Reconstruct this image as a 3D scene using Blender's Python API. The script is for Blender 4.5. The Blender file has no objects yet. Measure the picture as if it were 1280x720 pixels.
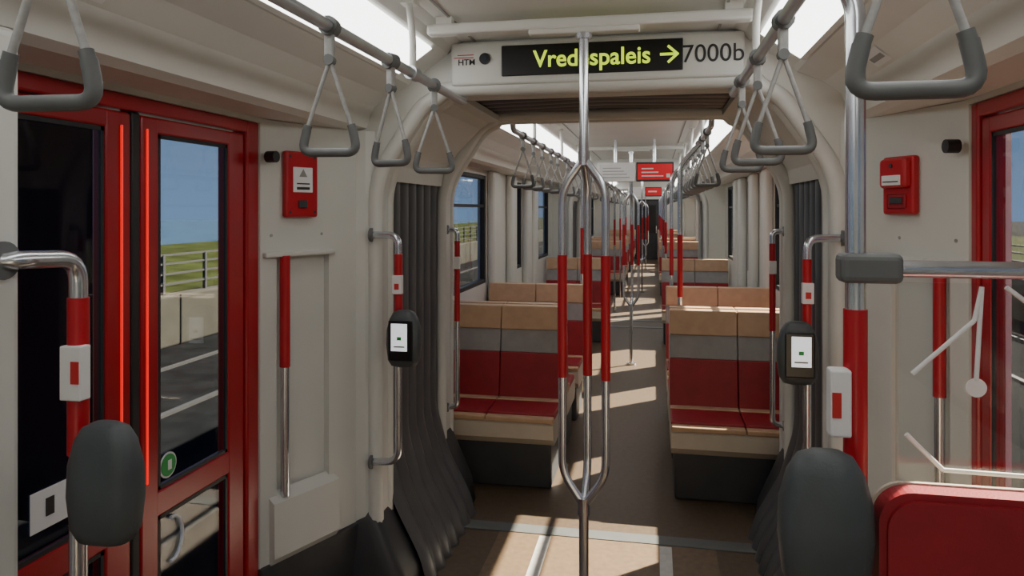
import bpy, bmesh, math
from mathutils import Vector, Matrix
scene = bpy.context.scene

# ------------------------------------------------------------------ materials
def mat(name, col, rough=0.5, metal=0.0, noise=0.06, nscale=8.0, emis=None, estr=0.0, bump=0.0, spec=0.5):
    m = bpy.data.materials.new(name); m.use_nodes = True
    nt = m.node_tree; b = nt.nodes['Principled BSDF']
    b.inputs['Roughness'].default_value = rough
    b.inputs['Metallic'].default_value = metal
    b.inputs['Specular IOR Level'].default_value = spec
    tc = nt.nodes.new('ShaderNodeTexCoord')
    n = nt.nodes.new('ShaderNodeTexNoise'); n.inputs['Scale'].default_value = nscale
    n.inputs['Detail'].default_value = 3
    nt.links.new(tc.outputs['Object'], n.inputs['Vector'])
    r = nt.nodes.new('ShaderNodeValToRGB')
    r.color_ramp.elements[0].position = 0.3; r.color_ramp.elements[1].position = 0.7
    lo = [max(0, c*(1-noise)) for c in col]; hi = [min(1, c*(1+noise)) for c in col]
    r.color_ramp.elements[0].color = (*lo, 1); r.color_ramp.elements[1].color = (*hi, 1)
    nt.links.new(n.outputs['Fac'], r.inputs['Fac'])
    nt.links.new(r.outputs['Color'], b.inputs['Base Color'])
    if bump:
        bp = nt.nodes.new('ShaderNodeBump'); bp.inputs['Strength'].default_value = bump
        bp.inputs['Distance'].default_value = 0.003
        n2 = nt.nodes.new('ShaderNodeTexNoise'); n2.inputs['Scale'].default_value = nscale*20
        nt.links.new(tc.outputs['Object'], n2.inputs['Vector'])
        nt.links.new(n2.outputs['Fac'], bp.inputs['Height'])
        nt.links.new(bp.outputs['Normal'], b.inputs['Normal'])
    if emis:
        b.inputs['Emission Color'].default_value = (*emis, 1)
        b.inputs['Emission Strength'].default_value = estr
    return m

def glass(name, tint):
    m = bpy.data.materials.new(name); m.use_nodes = True
    nt = m.node_tree; nt.nodes.clear()
    out = nt.nodes.new('ShaderNodeOutputMaterial')
    mix = nt.nodes.new('ShaderNodeMixShader')
    t = nt.nodes.new('ShaderNodeBsdfTransparent'); t.inputs['Color'].default_value = (*tint, 1)
    g = nt.nodes.new('ShaderNodeBsdfGlossy'); g.inputs['Roughness'].default_value = 0.03
    g.inputs['Color'].default_value = (.8, .8, .8, 1)
    lw = nt.nodes.new('ShaderNodeLayerWeight'); lw.inputs['Blend'].default_value = .5
    pw = nt.nodes.new('ShaderNodeMath'); pw.operation = 'POWER'; pw.inputs[1].default_value = 4
    ma = nt.nodes.new('ShaderNodeMath'); ma.operation = 'MULTIPLY_ADD'; ma.inputs[1].default_value = .5; ma.inputs[2].default_value = .03
    nt.links.new(lw.outputs['Facing'], pw.inputs[0]); nt.links.new(pw.outputs[0], ma.inputs[0])
    nt.links.new(ma.outputs[0], mix.inputs['Fac'])
    nt.links.new(t.outputs[0], mix.inputs[1]); nt.links.new(g.outputs[0], mix.inputs[2])
    nt.links.new(mix.outputs[0], out.inputs['Surface'])
    return m

WHITE = mat('wall_cream_plastic', (.60, .605, .565), .42, noise=.03, nscale=3)
CEIL = mat('ceiling_cream', (.68, .68, .64), .5, noise=.03, nscale=3)
WARM = mat('seat_shell_cream', (.52, .46, .37), .5, noise=.04)
RED = mat('door_red_paint', (.34, .005, .012), .3, noise=.08, nscale=4)
PRED = mat('pole_red', (.42, .005, .014), .35, noise=.05)
SRED = mat('seat_red_leather', (.28, .006, .014), .5, noise=.12, nscale=12, bump=.2)
TAN = mat('seat_tan_leather', (.50, .32, .19), .5, noise=.08, nscale=14, bump=.2)
GREY = mat('seat_grey_fabric', (.30, .29, .28), .7, noise=.08, nscale=14, bump=.2)
STEEL = mat('brushed_steel', (.60, .62, .66), .22, metal=.9, noise=.08, nscale=20)
RAILM = mat('rail_steel', (.50, .52, .56), .3, metal=.7, noise=.05, nscale=20)
DARK = mat('dark_plastic', (.036, .038, .042), .5, noise=.15, nscale=10)
VALD = mat('validator_shell', (.060, .070, .072), .5, noise=.12, nscale=10, bump=.15)
GRIP = mat('grip_grey', (.115, .12, .12), .5, noise=.08)
WEB = mat('strap_webbing', (.33, .33, .32), .7, noise=.12, nscale=60)
RUB = mat('rubber_black', (.012, .012, .013), .5, noise=.1)
BELL = mat('bellows_rubber', (.085, .087, .093), .36, noise=.12, nscale=6)
BLACK = mat('display_black', (.006, .006, .007), .3, noise=.1)
LABEL = mat('label_white', (.75, .75, .74), .5, noise=.02)
TXTB = mat('text_black', (.02, .02, .02), .6)
TXTR = mat('text_red', (.5, .02, .02), .6)
LED = mat('led_yellow', (.3, .35, .02), .5, emis=(.66, .92, .02), estr=1.1)
DLED = mat('door_led_red', (.5, .01, .01), .5, emis=(1, .01, .01), estr=.9)
SCRW = mat('screen_white', (.8, .8, .8), .4, emis=(.9, .95, 1), estr=.7)
SCRG = mat('screen_grey', (.5, .5, .5), .4, emis=(.7, .72, .7), estr=.2)
SCRR = mat('screen_red', (.5, .01, .02), .4, emis=(1, .01, .02), estr=.2)
GREEN = mat('symbol_green', (.02, .30, .06), .5)
BLUE = mat('sticker_blue', (.05, .12, .40), .5)
LIGHT = mat('light_diffuser', (.9, .9, .9), .5, emis=(1, .995, .97), estr=5.4)
GLASS = glass('tinted_glass', (.68, .70, .72))
CGLASS = glass('clear_glass', (.96, .965, .965))
CONC = mat('concrete', (.034, .034, .030), .9, noise=.2, nscale=2, spec=.1)
ASPH = mat('asphalt', (.006, .0068, .008), .95, noise=.3, nscale=3, spec=.02)
GRASS = mat('grass', (.018, .024, .007), .9, noise=.4, nscale=1.5, spec=.02)
WATER = mat('canal_sky_blue', (.02, .045, .08), .25, noise=.3, nscale=.5, bump=.3)  # blue base colour carries a painted sky reflection
FENCE = mat('fence_metal', (.05, .052, .056), .5, metal=.5)
BRICK = mat('facade_brick', (.04, .032, .028), .8, noise=.3, nscale=1.2)
FACW = mat('facade_window', (.03, .04, .06), .2)
SHEL = mat('added_shelter_maroon', (.035, .014, .020), .5, noise=.15, spec=.2)
SHRD = mat('added_shelter_red', (.16, .002, .006), .5, noise=.15)
STEELL = mat('floor_strip', (.12, .13, .13), .45, noise=.1)
MARK = mat('floor_mark_white', (.62, .61, .58), .6, noise=.08, nscale=25)
PLATE = mat('sun_patch_floor_vinyl', (.165, .108, .062), .5, noise=.15, nscale=30, bump=.2)  # lighter, warmer tan that holds the near sun patch in its colour
FLOOR = mat('floor_vinyl_brown', (.094, .063, .037), .5, noise=.16, nscale=35, bump=.2)

# ------------------------------------------------------------------ mesh builder
def fillet(pts, rad, n=6):
    pts = [Vector(p) for p in pts]
    if rad <= 0 or len(pts) < 3: return pts
    out = [pts[0]]
    for i in range(1, len(pts)-1):
        p, a, b = pts[i], pts[i-1], pts[i+1]
        da, db = (a-p), (b-p)
        r = min(rad, da.length*.49, db.length*.49)
        s = p + da.normalized()*r; e = p + db.normalized()*r
        for k in range(n+1):
            t = k/n
            out.append(s*(1-t)**2 + p*2*t*(1-t) + e*t*t)
    out.append(pts[-1])
    return out

class B:
    def __init__(s): s.V=[]; s.F=[]; s.M=[]; s.S=[]; s.mats=[]
    def mi(s, m):
        if m not in s.mats: s.mats.append(m)
        return s.mats.index(m)
    def add(s, vs, fs, m, smooth=False, M=None):
        o=len(s.V); i=s.mi(m)
        for v in vs:
            v=Vector(v)
            if M is not None: v = M @ v
            s.V.append(tuple(v))
        for f in fs:
            s.F.append([o+k for k in f]); s.M.append(i); s.S.append(smooth)
    def box(s, x0,x1,y0,y1,z0,z1,m,bev=0,M=None,seg=2,smooth=False):
        bm=bmesh.new()
        bmesh.ops.create_cube(bm,size=1)
        for v in bm.verts:
            v.co=Vector(((x0+x1)/2+v.co.x*(x1-x0),(y0+y1)/2+v.co.y*(y1-y0),(z0+z1)/2+v.co.z*(z1-z0)))
        if bev>0:
            bmesh.ops.bevel(bm,geom=list(bm.edges),offset=bev,segments=seg,profile=.5,affect='EDGES')
        bm.verts.index_update()
        s.add([v.co[:] for v in bm.verts],[[v.index for v in f.verts] for f in bm.faces],m,smooth,M)
        bm.free()
    def prism(s, poly, axis, a, b, m, M=None, smooth=False):
        n=len(poly)
        def P(p,c):
            return {'x':(c,p[0],p[1]),'y':(p[0],c,p[1]),'z':(p[0],p[1],c)}[axis]
        vs=[P(p,a) for p in poly]+[P(p,b) for p in poly]
        fs=[[i,(i+1)%n,n+(i+1)%n,n+i] for i in range(n)]
        s.add(vs,fs+[list(range(n))[::-1],list(range(n,2*n))],m,smooth,M)
    def tube(s, pts, r, m, seg=12, fil=0, cap=True, M=None):
        pts=fillet(pts,fil)
        rings=[]; prev=None
        for i,p in enumerate(pts):
            if i==0: t=pts[1]-p
            elif i==len(pts)-1: t=p-pts[-2]
            else: t=(pts[i+1]-p).normalized()+(p-pts[i-1]).normalized()
            t.normalize()
            if prev is None:
                u=t.cross(Vector((0,0,1)))
                if u.length<.01: u=t.cross(Vector((1,0,0)))
            else:
                u=prev-t*prev.dot(t)
            u.normalize(); prev=u; w=t.cross(u)
            rr = r[i] if isinstance(r,(list,tuple)) else r
            rings.append([p+(u*math.cos(2*math.pi*k/seg)+w*math.sin(2*math.pi*k/seg))*rr for k in range(seg)])
        vs=[v for g in rings for v in g]; fs=[]
        for i in range(len(rings)-1):
            for k in range(seg):
                fs.append([i*seg+k,i*seg+(k+1)%seg,(i+1)*seg+(k+1)%seg,(i+1)*seg+k])
        s.add(vs,fs,m,True,M)
        if cap:
            s.add(rings[0],[list(range(seg))[::-1]],m,False,M); s.add(rings[-1],[list(range(seg))],m,False,M)
    def loft(s, secs, m, seg=24, p=3.0, M=None, smooth=True):
        vs=[];fs=[]
        for (z,cx,cy,hx,hy) in secs:
            for k in range(seg):
                a=2*math.pi*k/seg; c=math.cos(a); n=math.sin(a)
                vs.append((cx+hx*math.copysign(abs(c)**(2/p),c),cy+hy*math.copysign(abs(n)**(2/p),n),z))
        for i in range(len(secs)-1):
            for k in range(seg):
                fs.append([i*seg+k,i*seg+(k+1)%seg,(i+1)*seg+(k+1)%seg,(i+1)*seg+k])
        fs.append(list(range(seg))[::-1]); fs.append([len(vs)-seg+k for k in range(seg)])
        s.add(vs,fs,m,smooth,M)
    def disc(s, c, r, n, m, th=.004, seg=24):
        c=Vector(c); n=Vector(n).normalized()
        s.tube([c,c+n*th],r,m,seg=seg)
    def mesh(s, name, mirror=False):
        me=bpy.data.meshes.new(name)
        V=[(-x,y,z) for x,y,z in s.V] if mirror else s.V
        me.from_pydata(V,[],s.F)
        for m in s.mats: me.materials.append(m)
        me.polygons.foreach_set('material_index',s.M)
        me.polygons.foreach_set('use_smooth',s.S)
        me.update()
        bm=bmesh.new(); bm.from_mesh(me)
        bmesh.ops.recalc_face_normals(bm,faces=bm.faces); bm.to_mesh(me); bm.free()
        return me
    def obj(s, name, mirror=False, loc=(0,0,0), rot=0):
        return place(name, s.mesh(name,mirror), loc, rot)

def place(name, me, loc=(0,0,0), rot=0):
    o=bpy.data.objects.new(name,me); scene.collection.objects.link(o)
    o.location=loc; o.rotation_euler=(0,0,rot); return o

def text(parent, name, body, loc, size, m, bold=.0, rot=(math.pi/2,0,0), sx=1):
    cu=bpy.data.curves.new(name,'FONT'); cu.body=body; cu.size=size; cu.extrude=.0008; cu.offset=bold
    cu.align_x='CENTER'; cu.align_y='CENTER'
    t=bpy.data.objects.new(name+'_tmp',cu); scene.collection.objects.link(t)
    bpy.context.view_layer.update()
    me=bpy.data.meshes.new_from_object(t.evaluated_get(bpy.context.evaluated_depsgraph_get()))
    bpy.data.objects.remove(t)
    me.materials.clear(); me.materials.append(m)
    o=bpy.data.objects.new(name,me); scene.collection.objects.link(o)
    o.parent=parent; o.location=loc; o.rotation_euler=rot; o.scale=(sx,1,1)
    return o

# ------------------------------------------------------------------ layout
Y0,Y1=-2.0,25.0
GANG=[(3.0,4.1),(10.4,11.5),(18.2,19.3)]     # articulation joints
WIN=[(-1.4,.7),(4.35,6.25),(7.4,8.0),(8.8,10.1),(14.2,16.0),(16.5,17.8),(19.7,21.4),(22.0,24.2)]

# floor
b=B(); b.box(-1.3,1.3,Y0,Y1,-.1,0,FLOOR); b.obj('floor')
b=B()
b.box(-.9,.9,3.72,3.82,0,.006,STEELL,bev=.002)
b.obj('trim_1')
b=B()
b.box(-.55,.55,2.55,3.715,.0,.004,PLATE,bev=.001)  # tan plate paints the near sun patch into the floor
b.box(-.335,-.275,2.7,3.70,.004,.0055,MARK); b.box(.275,.335,2.7,3.70,.004,.0055,MARK)
b.obj('sun_patch_floor_plate')
for (a,c) in GANG[1:]:
    b=B(); b.box(-.9,.9,c-.38,c-.28,0,.006,STEELL,bev=.002); b.box(-.9,.9,a+.1,a+.2,0,.006,STEELL,bev=.002); b.obj('trim_2')

# side walls
def wall(sgn,name,door1):
    ops=[(y0,y1,1.05,2.0) for y0,y1 in WIN]+[(door1[0],door1[1],0,2.03),(12.3,13.6,0,2.03)]
    ops.sort()
    b=B(); y=Y0; z1=2.05
    for (a,c,lo,hi) in ops:
        b.box(1.22,1.30,y,a,0,z1,WHITE)
        if lo>0: b.box(1.22,1.30,a,c,0,lo,WHITE)
        b.box(1.22,1.30,a,c,hi,z1,WHITE)
        y=c
    b.box(1.22,1.30,y,Y1,0,z1,WHITE)
    for (a,c) in [(6.27,6.55),(7.1,7.38),(8.02,8.3),(8.5,8.78),(11.6,11.9),(13.9,14.15),(16.05,16.4)]:
        b.box(1.15,1.22,a,c,0,2.05,WHITE,bev=.03,seg=3)
    for (a,c) in [(Y0,.9),(4.12,10.3),(13.65,18.1),(19.3,Y1)]:
        b.box(1.195,1.22,a,c,0,.22,DARK)
    return b.obj(name,mirror=sgn<0)
D1L=(1.2,2.5); D1R=(1.42,2.5)
wall(-1,'wall_left',D1L); wall(1,'wall_right',D1R)
b=B(); b.box(-1.3,1.3,Y0-.08,Y0,0,2.5,WHITE); b.obj('wall_back')
# cab bulkhead
b=B()
b.box(-1.3,-.42,Y1,Y1+.08,0,2.5,WHITE); b.box(.42,1.3,Y1,Y1+.08,0,2.5,WHITE); b.box(-.42,.42,Y1,Y1+.08,2.05,2.5,WHITE)
b.box(-.42,.42,Y1+.02,Y1+.06,0,2.05,RUB); b.obj('wall_front')
b=B(); b.box(-.40,.40,Y1-.02,Y1+.015,0,2.0,DARK,bev=.01); b.box(-.3,.3,Y1-.026,Y1-.018,.9,1.85,BLACK); b.box(.3,.33,Y1-.06,Y1-.02,.9,1.15,STEEL)
b.obj('door_5')

# ceiling with coves
prof=[(1.30,2.05),(1.04,2.045),(1.00,2.06),(.985,2.10),(.965,2.15),(.90,2.20),(.80,2.245),(.785,2.262),(.625,2.372),(.60,2.40),(.56,2.42),(0,2.42)]
b=B()
full=prof+[(-x,z) for x,z in prof[-2::-1]]
poly=full+[(-1.30,2.52),(1.30,2.52)]
for (a,c) in [(Y0,3.0),(4.1,10.4),(11.5,18.2),(19.3,Y1)]:
    b.prism(poly,'y',a,c,CEIL)
    for sg in (-1,1):
        b.box(sg*.50-.004,sg*.50+.004,a+.02,c-.02,2.414,2.422,GREY)
for (a,c) in GANG: b.box(-1.3,1.3,a+.12,c-.14,2.36,2.52,DARK); b.box(-1.3,1.3,a,c,2.46,2.52,DARK)
for (a,c) in GANG:
    for sg in (-1,1): b.box(min(sg*1.3,sg*.99),max(sg*1.3,sg*.99),a+.12,c-.14,2.04,2.37,DARK)
b.obj('ceiling')

# ceiling light strips
def strip(a,c,sg):
    b=B()
    p=[(.775,2.256),(.635,2.352),(.641,2.361),(.781,2.265)]
    b.prism(p,'y',a,c,LIGHT)
    e=[(.790,2.246),(.775,2.254),(.781,2.266),(.796,2.258)]
    b.prism(e,'y',a,c,CEIL)
    b.obj('ceiling_light_strip',mirror=sg<0)
for (a,c) in [(-1.8,2.80),(4.2,10.3),(11.6,18.1),(19.4,24.9)]:
    for sg in (-1,1): strip(a,c,sg)

# ------------------------------------------------------------------ portals
def frame_pts(w,zc,wt,zt,n=8):
    half=[Vector((w,0,0)),Vector((w,0,zc)),Vector((wt,0,zt)),Vector((0,0,zt))]
    h=fillet(half,.12,n)
    return [(p.x,p.z) for p in h]
def portal(y0,y1,w,zt=2.2,zc=1.84,rimr=.035,boot=1.0):
    b=B()
    h=frame_pts(w,zc,w-.24,zt)
    loop=[(x,z) for x,z in h]+[(-x,z) for x,z in h[-2::-1]]
    n=len(loop)
    outl=[]
    for p in loop:
        x,z=p
        if z<=zc-.1: outl.append((math.copysign(1.29,x),z))
        elif abs(x)<=w-.30: outl.append((x*.9,2.455))
        else:
            t=(z-(zc-.1))/(zt-(zc-.1)); t=max(0,min(1,t))
            path=[(1.29,zc-.1),(1.29,2.10),(1.26,2.30),(1.0,2.455),(.55,2.455)]
            L=[0]
            for i in range(1,len(path)): L.append(L[-1]+math.dist(path[i],path[i-1]))
            d=t*L[-1]
            for i in range(1,len(path)):
                if d<=L[i]+1e-9:
                    q=(d-L[i-1])/(L[i]-L[i-1]); px=path[i-1][0]+(path[i][0]-path[i-1][0])*q; pz=path[i-1][1]+(path[i][1]-path[i-1][1])*q; break
            outl.append((math.copysign(px,x),pz))
    vs=[(x,y0,z) for x,z in loop]+[(x,y0,z) for x,z in outl]+[(x,y1,z) for x,z in loop]+[(x,y1,z) for x,z in outl]
    fs=[]
    for i in range(n-1):
        fs.append([i,i+1,n+i+1,n+i]); fs.append([2*n+i,2*n+i+1,3*n+i+1,3*n+i])
        fs.append([i,i+1,2*n+i+1,2*n+i]); fs.append([n+i,n+i+1,3*n+i+1,3*n+i])
    b.add(vs,fs,WHITE)
    for yy in (y0,y1):
        b.tube([(x*(1+rimr/w*.6),yy,z+ (rimr*.6 if z>zt-.01 else 0)) for x,z in loop],rimr,WHITE,seg=10)
    k=boot
    for sg in (-1,1):
        yc=(y0+y1)/2; hy=(y1-y0)/2+.03
        b.loft([(0,sg*1.0,yc,.22,hy+.05),(.10*k,sg*1.01,yc,.21,hy+.05),(.24*k,sg*1.04,yc,.165,hy+.03),(.34*k,sg*1.06,yc,.135,hy+.015),(.39*k,sg*1.07,yc,.115,hy-.01)],DARK,p=5)
    return b

for gi,(a,c) in enumerate(GANG):
    b=portal(a,a+.12,.935)
    b.obj('gangway_portal')
    b=portal(c-.14,c,.925,zt=2.205,rimr=.03,boot=1.25)
    for sg in (-1,1):
        pl=[(sg*x,z) for x,z in [(.965,1.84),(.935,1.83),(.925,1.90),(.90,1.95),(.71,2.15),(.66,2.185),(.60,2.195),(.60,2.225),(.70,2.24),(.96,1.98)]]
        b.prism(pl,'y',a+.13,c-.15,WHITE)
    b.obj('gangway_portal')
    b=B()
    path=fillet([(.74,0,0.0),(.77,0,.12),(.90,0,.36),(.97,0,.60),(.97,0,1.90),(.72,0,2.26),(0,0,2.28)],.06,3)
    pp=[]
    for i in range(len(path)-1):
        L=(path[i+1]-path[i]).length; k=max(1,int(L/.12))
        for q in range(k): pp.append(path[i].lerp(path[i+1],q/k))
    pp.append(path[-1])
    loop=pp+[Vector((-p.x,0,p.z)) for p in pp[-2::-1]]
    ya,yb=a+.12,c-.14; nf=7; sub=8; ny=nf*sub
    vs=[]; fs=[]; n=len(loop)
    for j in range(ny+1):
        y=ya+(yb-ya)*j/ny
        f=.034*abs(math.sin(math.pi*j/sub))**.7
        for i,p in enumerate(loop):
            t=(loop[min(i+1,n-1)]-loop[max(i-1,0)]).normalized()
            nrm=Vector((t.z,0,-t.x))
            q=p+Vector((math.copysign(.02,p.x) if abs(p.x)>.01 else 0,0,0))-Vector((math.copysign(1,p.x)*abs(nrm.x),0,abs(nrm.z)))*f
            vs.append((q.x,y,max(q.z,0.001)))
    for j in range(ny):
        for i in range(n-1):
            fs.append([j*n+i,j*n+i+1,(j+1)*n+i+1,(j+1)*n+i])
    b.add(vs,fs,BELL,True)
    b.obj('gangway_bellows')

# destination sign on the first header
sb=B()
sb.box(-.60,.60,2.955,2.999,2.225,2.408,WHITE,bev=.012,seg=3)
sb.box(-.378,.362,2.945,2.956,2.258,2.385,BLACK,bev=.003)
sb.disc((-.45,2.953,2.335),.024,(0,-1,0),BLACK,.006)
sb.disc((-.45,2.946,2.335),.010,(0,-1,0),FACW,.003)
sb.box(.272,.340,2.9425,2.945,2.317,2.327,LED)
for sg in (1,-1):
    M=Matrix.Translation((.340,2.9437,2.322))@Matrix.Rotation(sg*math.radians(42),4,'Y')
    sb.box(-.050,.004,-.0012,.0012,-.005,.005,LED,M=M)
sb.box(-.57,-.50,2.952,2.955,2.352,2.355,TXTR); sb.box(-.585,-.50,2.952,2.955,2.341,2.344,TXTR)
so=sb.obj('destination_sign')
text(so,'destination_text','Vredespaleis',(-.003,2.9435,2.320),.098,LED,bold=.0014,sx=.96)
text(so,'number_text','7000b',(.478,2.953,2.318),.100,TXTB,bold=.0002,sx=.97)
text(so,'operator_text','HTM',(-.53,2.953,2.322),.036,TXTB,bold=.0003)

# crossbeams under the ceiling
for yb in (2.60,8.0,15.0,21.0):
    b=B(); b.box(-.585,.585,yb-.03,yb+.03,2.352,2.392,CEIL,bev=.01); b.box(-.2,.2,yb-.025,yb+.025,2.335,2.355,CEIL,bev=.006)
    b.box(-.55,-.49,yb-.02,yb+.02,2.385,2.42,CEIL); b.box(.49,.55,yb-.02,yb+.02,2.385,2.42,CEIL)
    b.obj('ceiling_crossbeam')

# ------------------------------------------------------------------ corner panels beside doors
def corner_panel(sgn):
    b=B()
    u=Vector((-.2,.48,0)).normalized()
    nrm=Vector((-.923,-.385,0))
    M=Matrix(((u.x,nrm.x,0,1.22),(u.y,nrm.y,0,2.50),(0,0,1,0),(0,0,0,1)))
    L=.52
    b.box(0,L,-.16,0,1.53,2.045,WHITE,M=M)
    b.box(0,.075,-.16,0,.33,1.53,WHITE,M=M); b.box(.34,L,-.16,0,.33,1.53,WHITE,M=M)
    b.box(.075,.34,-.16,-.03,.33,1.53,WHITE,M=M)
    b.box(.01,.36,-.02,.022,1.515,1.535,WHITE,bev=.006,M=M)
    b.prism([(-.02,.60),(.03,.57),(.034,.36),(.01,.33),(-.02,.33)],'x',.04,.37,WHITE,M=M)
    b.box(-.005,L,-.16,.012,0,.335,DARK,bev=.01,M=M)
    for xx in (.05,.30):
        p=M@Vector((xx,.0,1.60)); b.disc(p,.006,(-.923,-.385,0),GREY,.002,12)
    p=M@Vector((.075+.03,.012,0))
    b.tube([(p.x,p.y,.58),(p.x,p.y,1.085)],.0165,STEEL)
    b.tube([(p.x,p.y,1.085),(p.x,p.y,1.52)],.020,PRED)
    b.prism([(1.22,2.96),(1.03,2.955),(.99,2.965),(.96,2.999),(1.22,2.999)],'z',.33,2.045,WHITE)
    b.tube([(1.19,2.50,1.90),(1.15,2.495,1.90)],.022,RUB)
    b.obj('corner_panel',mirror=sgn<0)
corner_panel(-1); corner_panel(1)

def ebox(sgn,t,zc,h,w,kind):
    u=Vector((-.385,.923,0)); nrm=Vector((-.923,-.385,0))
    c=Vector((1.22,2.5,0))+u*(.52*t)
    M=Matrix(((u.x,nrm.x,0,c.x),(u.y,nrm.y,0,c.y),(0,0,1,zc),(0,0,0,1)))
    b=B()
    b.box(-w/2,w/2,.001,.03,-h/2,h/2,PRED,bev=.01,M=M,seg=3)
    if kind==0:
        b.box(-w*.30,w*.30,.029,.034,-h*.12,h*.26,LABEL,bev=.002,M=M)
        b.box(-w*.20,w*.20,.033,.0345,-h*.08,-h*.04,TXTB,M=M); b.box(-w*.20,w*.20,.033,.0345,h*.0,h*.02,TXTB,M=M)
        b.prism([(-.02,.030),(.02,.030),(0,.062)],'y',.033,.0345,GREY,M=M)
        b.box(-.022,.022,.028,.036,-h*.36,-h*.24,DARK,bev=.004,M=M)
        for sx in (-1,1):
            for sz in (-1,1): b.box(sx*w*.38-.005,sx*w*.38+.005,.029,.032,sz*h*.42-.005,sz*h*.42+.005,DARK,M=M)
    else:
        b.box(-w*.44,w*.44,.02,.055,-h*.05,h*.46,PRED,bev=.015,M=M,seg=3)
        b.box(-w*.30,w*.30,.053,.058,.0,h*.17,LABEL,bev=.002,M=M)
        b.box(-w*.25,w*.25,.0575,.059,h*.05,h*.07,TXTB,M=M)
        b.box(-w*.30,w*.30,.028,.034,-h*.40,-h*.15,SRED,bev=.006,M=M)
        b.box(-w*.20,w*.20,.033,.040,-h*.32,-h*.20,DARK,bev=.004,M=M)
        b.disc(M@Vector((0.0,.055,h*.33)),.008,nrm,DARK,.004,12)
    b.obj('emergency_call_box',mirror=sgn<0)
ebox(-1,.34,1.80,.262,.160,0)
ebox(1,.53,1.785,.205,.150,1)

# ------------------------------------------------------------------ doors
def door(name,sgn,y0,y1,green=False,st=.10,fr=.08):
    b=B(); L=y1-y0; c=L/2
    x0,x1=1.235,1.28
    b.box(x0-.01,x1+.01,0,fr-.02,0,2.03,RED,bev=.008); b.box(x0-.01,x1+.01,L-fr,L,0,2.03,RED,bev=.008)
    b.box(x0-.01,x1+.01,fr-.02,L-fr,1.985,2.03,RED,bev=.006)
    b.box(x0,x1,c-.018,c+.018,.02,1.985,RUB,bev=.006)
    for (a,e,led) in ((fr-.015,c-.02,c-.06),(c+.02,L-fr-.005,c+.045)):
        b.box(x0,x1,a,a+st-.02,.02,1.98,RED,bev=.008); b.box(x0,x1,e-st,e,.02,1.98,RED,bev=.008)
        for (z0,z1) in ((.02,.22),(.76,.84),(1.93,1.98)):
            b.box(x0+.001,x1-.001,a+st*.5,e-st*.5,z0,z1,RED,bev=.006)
        b.box(1.252,1.258,a+st-.03,e-st+.01,.2,1.95,GLASS)
        for (z0,z1) in ((.22,.76),(.84,1.93)):
            A,E=a+st-.02,e-st; g=.012
            b.box(x0+.004,x0+.012,A,A+g,z0,z1,RUB); b.box(x0+.004,x0+.012,E-g,E,z0,z1,RUB)
            b.box(x0+.004,x0+.012,A,E,z0,z0+g,RUB); b.box(x0+.004,x0+.012,A,E,z1-g,z1,RUB)
        b.box(x0-.004,x0+.002,led-.0035,led+.0035,.88,1.94,DLED)
    if green:
        yy=c+.155
        b.disc((1.247,yy,.90),.040,(-1,0,0),LABEL,.002); b.disc((1.245,yy,.90),.034,(-1,0,0),GREEN,.002)  # green disc paints a reflected symbol onto the door glass
        b.box(1.241,1.2435,yy-.004,yy+.012,.885,.915,LABEL)
        b.tube([(1.246,yy+.02+.05*math.cos(a_/8*3.4-1.7),.66+.07*math.sin(a_/8*3.4-1.7)) for a_ in range(9)],.006,LABEL,seg=8)
        b.box(1.248,1.2505,.30,.42,.90,1.0,LABEL); b.box(1.246,1.2485,.345,.37,.93,.975,TXTB)
    b.obj(name,mirror=sgn<0,loc=(0,y0,0))
door('door_1',-1,*D1L,green=True); door('door_2',1,*D1R,st=.06,fr=.045)
door('door_3',-1,12.3,13.6); door('door_4',1,12.3,13.6)

# windows
k=1
for (a,c) in WIN:
    for sg in (-1,1):
        b=B(); z0,z1=1.05,2.0; g=.035
        b.box(1.255,1.262,a,c,z0,z1,GLASS)
        b.box(1.225,1.27,a,a+g,z0,z1,RUB,bev=.006); b.box(1.225,1.27,c-g,c,z0,z1,RUB,bev=.006)
        b.box(1.225,1.27,a+g,c-g,z0,z0+g,RUB,bev=.006); b.box(1.225,1.27,a+g,c-g,z1-g,z1,RUB,bev=.006)
        if c-a>1: b.box(1.235,1.265,a+g,c-g,1.72,1.745,RUB)
        b.obj('window_%d'%k,mirror=sg<0); k+=1

# ------------------------------------------------------------------ handrails and straps
RX,RZ=.56,2.165
def handrail(a,c,sg,hang):
    b=B()
    b.tube([(RX,a,2.40),(RX,a,RZ),(RX,c,RZ),(RX,c,RZ+.05)],.0165,RAILM,fil=.05,seg=14)
    for y in hang:
        b.tube([(RX,y-.03,RZ),(RX,y+.03,RZ)],.024,RAILM,seg=14)
        b.tube([(RX,y,RZ),(RX-.0,y,RZ+.12),(.575,y,2.412)],.012,WHITE,fil=.04)
        b.box(.545,.60,y-.03,y+.03,2.400,2.418,WHITE,bev=.004)
    for y in (c,):
        b.box(RX-.03,RX+.03,y-.04,y+.03,RZ+.03,RZ+.06,RAILM,bev=.006)
    b.obj('ceiling_handrail',mirror=sg<0)
for sg in (-1,1):
    handrail(-1.5,3.02,sg,[-.2,1.30,2.35])
    handrail(4.12,10.3,sg,[4.9,6.4,7.9,9.4])
    handrail(11.6,18.1,sg,[12.6,14.2,16.2])
    handrail(19.4,24.7,sg,[20.5,22.5])

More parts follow.
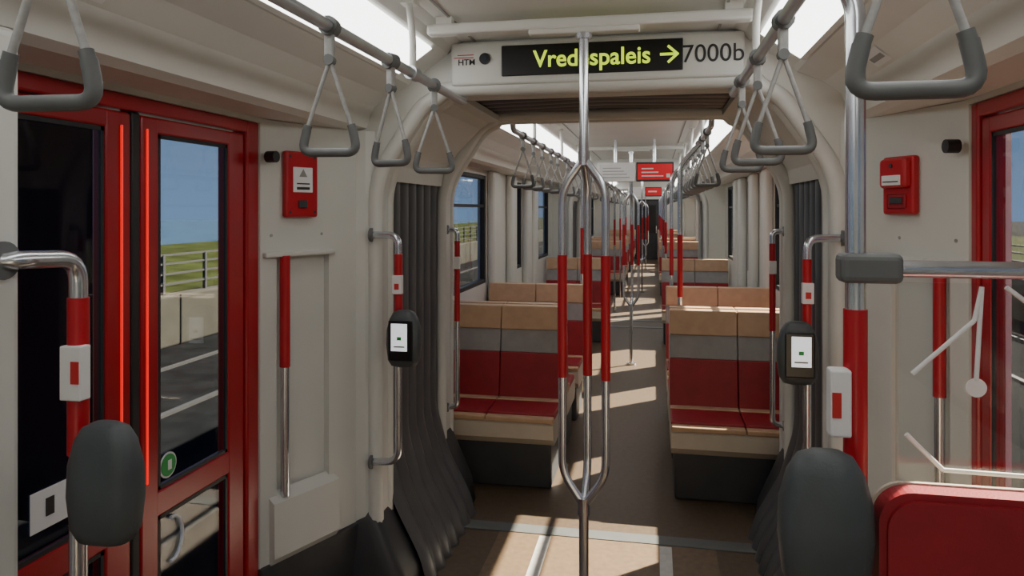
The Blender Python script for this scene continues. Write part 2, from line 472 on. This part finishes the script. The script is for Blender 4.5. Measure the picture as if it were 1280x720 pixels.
def strap_mesh():
    b=B()
    b.tube([(0,-.018,0),(0,.018,0)],.025,GRIP,seg=14)
    b.box(-.012,.012,-.010,.010,-.085,-.015,WEB,bev=.004)
    b.tube([(0,-.012,-.085),(0,.012,-.085)],.014,GRIP)
    for s in (-1,1):
        b.tube([(0,0,-.085),(s*.060,0,-.262)],.0058,WEB,seg=8)
        b.tube([(s*.056,0,-.250),(s*.064,0,-.275)],.0105,GRIP,seg=10)
    b.tube([(-.060,0,-.262),(-.073,0,-.320),(.073,0,-.320),(.060,0,-.262)],.0115,GRIP,fil=.03,seg=12)
    return b.mesh('hanging_strap')
SM=strap_mesh()
def strap(x,y,rz=0,ry=0):
    o=place('hanging_strap',SM,(x,y,RZ)); o.rotation_euler=(0,ry,rz)
for y,r in ((.84,.06),(1.706,.1),(2.14,-.35),(2.59,.35),(-.4,0)): strap(-RX,y,r)
for y,r in ((.953,.0),(1.863,.05),(2.31,-.15),(2.72,.1),(-.4,0)): strap(RX,y,r)
for y in (4.45,4.85,5.25,5.7,6.1,6.8,7.3,8.3,9.0,9.7,12.0,12.9,13.8,15,16.5,20,21.5):
    strap(-RX,y,.2*math.sin(y*7)); strap(RX,y,.2*math.cos(y*9))

# ------------------------------------------------------------------ triple pole
def triple(y,ztop=2.336):
    b=B(); R=.080
    b.tube([(0,y,1.89),(0,y,ztop)],.0175,STEEL,seg=16)
    b.tube([(0,y,0.0),(0,y,.64)],.0175,STEEL,seg=16)
    b.tube([(0,y,0.0),(0,y,.02)],.05,STEEL,seg=20)
    b.tube([(0,y,ztop-.02),(0,y,ztop)],.03,STEEL,seg=20)
    b.tube([(0,y,1.86),(0,y,1.91)],.021,STEEL,seg=16); b.tube([(0,y,.60),(0,y,.66)],.022,STEEL,seg=16)
    for ang in (172,-8,82):
        a=math.radians(ang); dx,dy=R*math.cos(a),R*math.sin(a)
        if ang==82: dx,dy=.008,.06
        b.tube([(0,y,1.885),(dx,y+dy,1.775),(dx,y+dy,1.53)],.0150,STEEL,fil=.05)
        b.tube([(dx,y+dy,1.09),(dx,y+dy,1.535)],.0172,PRED,seg=14)
        b.tube([(dx,y+dy,1.095),(dx,y+dy,.745),(0,y,.632)],.0150,STEEL,fil=.05)
    b.obj('triple_grab_pole')
triple(2.6); triple(8.0); triple(15.0); triple(21.0)
for y in (5.0,6.62,9.9,12.1,14.1,16.9,20.3,22.6):
    for sg in (-1,1):
        if y==5.0 and sg<0: continue
        x=sg*(.42 if y<6 else .40)
        b=B()
        z0=1.055 if y==5.0 else 0
        b.tube([(x,y,z0),(x,y,1.12)],.0165,STEEL); b.tube([(x,y,1.11),(x,y,1.53)],.018,PRED)
        b.tube([(x,y,1.52),(x,y,2.0),(sg*RX,y,2.155)],.0165,STEEL,fil=.06)
        b.tube([(sg*RX,y-.03,RZ),(sg*RX,y+.03,RZ)],.024,GRIP)
        b.obj('grab_pole')

# ------------------------------------------------------------------ validators and grab handles
def valid(b,cx,cy,zc,front=-1,sc=1.0,screen=True):
    h=.122*sc
    b.loft([(zc-h,cx,cy,.030*sc,.020*sc),(zc-h*.95,cx,cy,.055*sc,.032*sc),(zc-h*.75,cx,cy,.070*sc,.040*sc),(zc-.2*h,cx,cy,.077*sc,.045*sc),(zc+.3*h,cx,cy,.075*sc,.043*sc),(zc+.7*h,cx,cy,.062*sc,.037*sc),(zc+.92*h,cx,cy,.046*sc,.028*sc),(zc+h,cx,cy,.026*sc,.015*sc)],VALD,p=3.0,seg=28)
    if screen:
        yf=cy+front*.043*sc
        b.box(cx-.052,cx+.052,min(yf,yf+front*.006),max(yf,yf+front*.006),zc-.085,zc+.08,BLACK,bev=.004)
        yf+=front*.006
        b.box(cx-.030,cx+.040,min(yf,yf+front*.003),max(yf,yf+front*.003),zc-.045,zc+.068,SCRW,bev=.001)
        yf+=front*.003
        b.box(cx-.005,cx+.013,min(yf,yf+front*.001),max(yf,yf+front*.001),zc+.0,zc+.014,GREEN)
        b.box(cx-.020,cx+.028,min(yf,yf+front*.001),max(yf,yf+front*.001),zc-.030,zc-.024,GREY)

for sgn in (-1,1):
    x,y,wx,zt,zb=.825,2.93,.965,1.59,.62
    b=B()
    b.tube([(wx,y+.03,zt),(x,y,zt),(x,y,zt-.10)],.0155,STEEL,fil=.06)
    b.tube([(x,y,1.22),(x,y,zt-.08)],.018,PRED)
    b.tube([(x,y,1.24),(x,y,zb),(wx,y+.03,zb-.02)],.0155,STEEL,fil=.06)
    b.tube([(wx,y+.03,zt),(wx-.01,y+.03,zt)],.03,GRIP); b.tube([(wx,y+.03,zb-.02),(wx-.01,y+.03,zb-.02)],.03,GRIP)
    b.box(x-.021,x+.021,y-.024,y+.005,1.34,1.42,LABEL,bev=.003); b.box(x-.010,x+.010,y-.026,y-.023,1.36,1.385,TXTR)
    valid(b,x-.045,y-.055,1.16,sc=.97)
    b.obj('validator_grab_handle',mirror=sgn<0)
for sg in (-1,1):
    b=B(); x=.862; y=4.0; wx=.925
    b.tube([(wx,y,1.585),(x,y,1.585),(x,y,1.45)],.0145,STEEL,fil=.04)
    b.tube([(x,y,1.06),(x,y,1.52)],.0165,PRED)
    b.tube([(x,y,1.08),(x,y,.57),(wx,y,.56)],.0145,STEEL,fil=.04)
    b.tube([(wx-.0,y,1.585),(wx-.01,y,1.585)],.026,GRIP); b.tube([(wx,y,.56),(wx-.01,y,.56)],.026,GRIP)
    b.box(x-.018,x+.018,y-.022,y+.005,1.36,1.43,LABEL,bev=.003)
    b.obj('grab_handle',mirror=sg<0)

# near left door pillar + handle with validator
b=B(); b.box(.955,1.24,1.02,1.19,0,2.05,WHITE,bev=.02,seg=3); b.obj('door_pillar',mirror=True)
b=B(); x,y=.908,1.275
b.tube([(.955,1.13,1.605),(.915,1.15,1.605),(x,y,1.60),(x,y,1.50)],.0175,STEEL,fil=.05,seg=16)
b.tube([(.955,1.13,1.605),(.935,1.13,1.605)],.036,GRIP,seg=20)
b.tube([(x,y,1.20),(x,y,1.52)],.0205,PRED,seg=16)
b.tube([(x,y,1.22),(x,y,0)],.0175,STEEL,seg=16); b.tube([(x,y,0),(x,y,.02)],.045,STEEL,seg=20)
b.box(x-.030,x+.018,y-.030,y+.0,1.315,1.425,LABEL,bev=.003); b.box(x-.028,x-.010,y-.032,y-.029,1.35,1.395,TXTR)
valid(b,x-.095,y-.035,1.162,screen=False,sc=.97)
b.obj('validator_pole',mirror=True)

# near right pole with clamp, rail, validator
b=B(); x,y=.607,1.40
b.tube([(x,y,0),(x,y,1.25)],.0175,STEEL,seg=16); b.tube([(x,y,0),(x,y,.02)],.045,STEEL,seg=20)
b.tube([(x,y,1.20),(x,y,1.52)],.0205,PRED,seg=16)
b.tube([(x,y,1.51),(x,y,2.08),(RX,y,2.150)],.0175,STEEL,fil=.04,seg=16)
b.tube([(RX,y-.03,RZ),(RX,y+.03,RZ)],.025,GRIP)
b.box(x-.030,x+.075,y-.028,y+.028,1.568,1.622,GRIP,bev=.012,seg=3)
b.tube([(x+.05,y,1.594),(1.215,y,1.594)],.0155,STEEL,seg=14)
b.tube([(1.205,y,1.594),(1.218,y,1.594)],.032,GRIP)
b.box(x-.050,x-.014,y-.035,y-.0,1.295,1.415,LABEL,bev=.004); b.box(x-.047,x-.032,y-.037,y-.034,1.33,1.375,TXTR)
valid(b,x-.070,y-.085,1.165,screen=False,sc=1.0)
b.obj('validator_pole')

# glass screen with line artwork
b=B(); yg=1.40
b.box(.675,1.205,yg-.003,yg+.003,1.20,1.570,CGLASS)
for (p,q) in (((.700,1.408),(.800,1.505)),((.800,1.505),(.812,1.565)),((.812,1.565),(.803,1.400)),((.850,1.565),(.90,1.525)),((.90,1.525),(1.0,1.50)),((.690,1.30),(.750,1.240)),((1.0,1.50),(1.1,1.40)),((.75,1.240),(.95,1.237))):
    b.tube([(p[0],yg-.005,p[1]),(q[0],yg-.005,q[1])],.0042,LABEL,seg=8)
b.disc((.803,yg-.004,1.388),.0165,(0,-1,0),LABEL,.003)
b.obj('glass_draught_screen')

# ------------------------------------------------------------------ seats
def shear(yb,zb,k=.16):
    M=Matrix.Identity(4); M[1][2]=k; M[1][3]=-k*zb; return M
def seat_builder(x0,x1,top=1.05,n=2):
    b=B(); w=(x1-x0)/n
    b.box(x0+.02,x1,.05,.50,0,.30,DARK,bev=.015)
    b.prism([(.0,.315),(.0,.40),(.02,.415),(.52,.415),(.52,.27),(.05,.27)],'x',x0,x1,WARM)
    M=shear(0,.42)
    b.box(x0,x1,.475,.505,.40,top-.01,WARM,bev=.012,M=M)
    for i in range(n):
        a,c=x0+i*w+.002,x0+(i+1)*w-.002
        b.box(a,c,.0,.07,.41,.440,TAN,bev=.008,seg=3)
        b.box(a,c,.06,.36,.41,.452,SRED,bev=.008,seg=3)
        b.box(a,c,.35,.43,.41,.458,TAN,bev=.008,seg=3)
        for (z0,z1,m,yf) in [(.45,.745,SRED,.405),(.745,.895,GREY,.410),(.895,top,TAN,.400)]:
            b.box(a,c,yf,.48,z0,z1,m,bev=.007,seg=3,M=M)
    return b
sbd=seat_builder(.345,1.19)
SR=sbd.mesh('double_seat'); SL=sbd.mesh('double_seat',mirror=True)
def seats(y,face):
    if face<0:
        place('double_seat',SR,(0,y,0)); place('double_seat',SL,(0,y,0))
    else:
        place('double_seat',SL,(0,y,0),math.pi); place('double_seat',SR,(0,y,0),math.pi)
seats(4.28,-1); seats(5.50,1); seats(5.72,-1)
seats(9.2,-1); seats(14.4,-1); seats(15.6,1); seats(15.9,-1); seats(16.9,-1); seats(20.0,-1); seats(22.0,-1); seats(23.2,-1)
# seat by the glass screen: high red back with cream rim
b=B()
b.box(.70,1.2,.95,1.33,0,.30,DARK,bev=.015)
b.box(.66,1.2,.90,1.35,.30,.42,WARM,bev=.02); b.box(.67,1.19,.89,1.30,.415,.455,SRED,bev=.018,seg=3)
def rrect(x0,x1,z0,z1,r,n=8):
    P=[]
    for cx,cz,a0 in ((x1-r,z1-r,0),(x0+r,z1-r,90),):
        for k in range(n+1):
            a=math.radians(a0+90*k/n); P.append((cx+r*math.cos(a),cz+r*math.sin(a)))
    return P+[(x0,z0),(x1,z0)]
b.prism(rrect(.620,1.205,.42,1.228,.055),'y',1.305,1.345,SRED)
b.prism(rrect(.632,1.193,.43,1.216,.050),'y',1.297,1.306,SRED)
b.prism(rrect(.616,1.207,.42,1.231,.057),'y',1.346,1.354,WARM)
b.obj('high_back_seat')

# ------------------------------------------------------------------ passenger information screens
b=B(); y=7.55
b.box(-.335,.06,y,y+.05,1.99,2.19,LABEL,bev=.008); b.box(.065,.445,y,y+.05,1.99,2.19,DARK,bev=.008)
b.box(-.31,.04,y-.004,y,2.01,2.17,SCRG); b.box(.08,.43,y-.004,y,2.01,2.17,SCRR)
for i in range(4): b.box(-.28,.0-.03*i,y-.007,y-.004,2.03+.032*i,2.038+.032*i,GREY)
for i in range(3): b.box(.12,.34-.05*i,y-.007,y-.004,2.04+.038*i,2.052+.038*i,LABEL)
b.box(.37,.41,y-.007,y-.004,2.03,2.07,LABEL)
b.tube([(-.15,y+.025,2.18),(-.15,y+.025,2.42)],.015,STEEL); b.tube([(.25,y+.025,2.18),(.25,y+.025,2.42)],.015,STEEL)
b.obj('information_screen')
b=B(); y=15.6
b.box(-.30,.05,y,y+.05,1.98,2.18,LABEL,bev=.008); b.box(.055,.40,y,y+.05,1.98,2.18,DARK,bev=.008); b.box(.07,.385,y-.004,y,2.0,2.16,SCRR); b.box(-.28,.03,y-.004,y,2.0,2.16,SCRG)
b.box(.12,.30,y-.007,y-.004,2.07,2.10,LABEL)
b.tube([(0,y+.025,2.17),(0,y+.025,2.42)],.015,STEEL)
b.obj('information_screen')

# stickers on the cove
def cove_label(sgn,y,w,m2):
    b=B()
    a=Vector((.955,y,2.158)); d=Vector((-.05,0,.0385))
    n=Vector((-.61,0,-.79))*.003
    vs=[a+n,a+n+d,a+n+d+Vector((0,w,0)),a+n+Vector((0,w,0))]
    b.add(vs,[[0,1,2,3]],LABEL)
    n=n*1.5
    vs=[a+n+d*.3+Vector((0,w*.1,0)),a+n+d*.6+Vector((0,w*.1,0)),a+n+d*.6+Vector((0,w*.9,0)),a+n+d*.3+Vector((0,w*.9,0))]
    b.add(vs,[[0,1,2,3]],m2)
    b.obj('cove_sticker',mirror=sgn<0)
cove_label(-1,1.22,.17,BLUE); cove_label(1,2.35,.14,GREY)

# ------------------------------------------------------------------ outside
b=B(); b.box(-90,90,-60,140,-.45,-.4,ASPH); b.obj('ground')
for sg in (-1,1):
    b=B()
    X=7.0
    b.box(X,X+.35,-30,70,-.4,.38,CONC,bev=.03)
    for i in range(50): b.box(X-.01,X+.0,-30+i*2,-29.97+i*2,-.4,.38,ASPH)
    b.obj('concrete_barrier',mirror=sg<0)
    b=B()
    for i in range(90): b.box(X+.14,X+.19,-28+i*1.05,-27.95+i*1.05,.38,1.0,FENCE)
    for z in (.52,.68,.84,.98): b.box(X+.15,X+.18,-28,66,z,z+.03,FENCE)
    b.obj('guard_fence',mirror=sg<0)
    b=B()
    b.prism([(X+.4,-.4),(X+.4,.25),(X+4,.62),(X+7,.66),(X+9,-.39)],'y',-58,138,GRASS)
    b.obj('grass_bank',mirror=sg<0)
b=B(); b.box(-89,-16.2,-59,139,-.4,-.36,WATER); b.obj('canal_sky_blue')
for sg in (-1,1):
    b=B()
    for xx in (4.6,6.0): b.box(xx,xx+.07,-38,78,-.4,-.37,FENCE)
    b.obj('tram_track',mirror=sg<0)
# dark shelter added outside to darken the left door's near pane
b=B()
for yy in (2.30,3.72): b.box(-3.05,-2.97,yy,yy+.07,-.4,2.55,SHEL,bev=.01); b.box(-4.0,-3.93,yy,yy+.07,-.4,2.55,SHEL,bev=.01)
b.box(-4.0,-3.96,2.37,3.72,-.2,2.4,SHEL); b.box(-3.99,-2.99,3.735,3.765,-.2,2.4,SHEL)
b.box(-4.1,-2.8,2.2,3.90,2.55,2.65,SHEL,bev=.02)
b.box(-3.9,-3.62,3.715,3.734,1.5,2.2,SHRD)  # added red panel standing in for a red shape in the pane
b.box(-3.95,-3.5,2.5,3.6,-.0,.06,SHEL,bev=.01); b.box(-3.8,-3.7,2.6,2.7,-.4,.0,SHEL); b.box(-3.8,-3.7,3.4,3.5,-.4,.0,SHEL)
b.obj('added_dark_shelter')
b=B()
for i,(y,h,w) in enumerate(((-25,7,14),(-6,5,10),(9,6,12),(27,5.5,14),(46,7,16))):
    b.box(44,52,y,y+w,-.4,h,BRICK)
    nz=int((h-1.5)/1.6)
    for j in range(nz):
        for q in range(int(w/2)):
            b.box(43.95,44.02,y+.6+q*2,y+1.8+q*2,1.8+j*1.6,2.8+j*1.6,FACW)
b.obj('row_of_buildings')

# ------------------------------------------------------------------ light
w=bpy.data.worlds.new('sky'); scene.world=w; w.use_nodes=True
nt=w.node_tree; bg=nt.nodes['Background']
tc=nt.nodes.new('ShaderNodeTexCoord'); sp=nt.nodes.new('ShaderNodeSeparateXYZ'); cr=nt.nodes.new('ShaderNodeValToRGB')
nt.links.new(tc.outputs['Generated'],sp.inputs[0]); nt.links.new(sp.outputs['Z'],cr.inputs['Fac'])
cr.color_ramp.elements[0].position=0.0; cr.color_ramp.elements[0].color=(.27,.43,.68,1)
cr.color_ramp.elements[1].position=.6; cr.color_ramp.elements[1].color=(.12,.24,.55,1)
e=cr.color_ramp.elements.new(.10); e.color=(.24,.38,.60,1)
nt.links.new(cr.outputs[0],bg.inputs['Color']); bg.inputs['Strength'].default_value=1.3
sd=bpy.data.lights.new('sun','SUN'); sd.energy=75.0; sd.angle=math.radians(.6); sd.color=(1,.84,.62)
so=bpy.data.objects.new('sun',sd); scene.collection.objects.link(so); so.location=(6,8,8)
so.rotation_euler=Vector((-1,-.9,-1.12)).to_track_quat('-Z','Y').to_euler()

# ------------------------------------------------------------------ camera
cam=bpy.data.cameras.new('camera'); co=bpy.data.objects.new('camera',cam); scene.collection.objects.link(co)
co.location=(.25,0,1.70); co.rotation_euler=(math.radians(90),0,math.atan(178/900))
cam.sensor_width=36; cam.lens=900/1280*36; cam.shift_y=-98/1280; cam.clip_start=.03
scene.camera=co
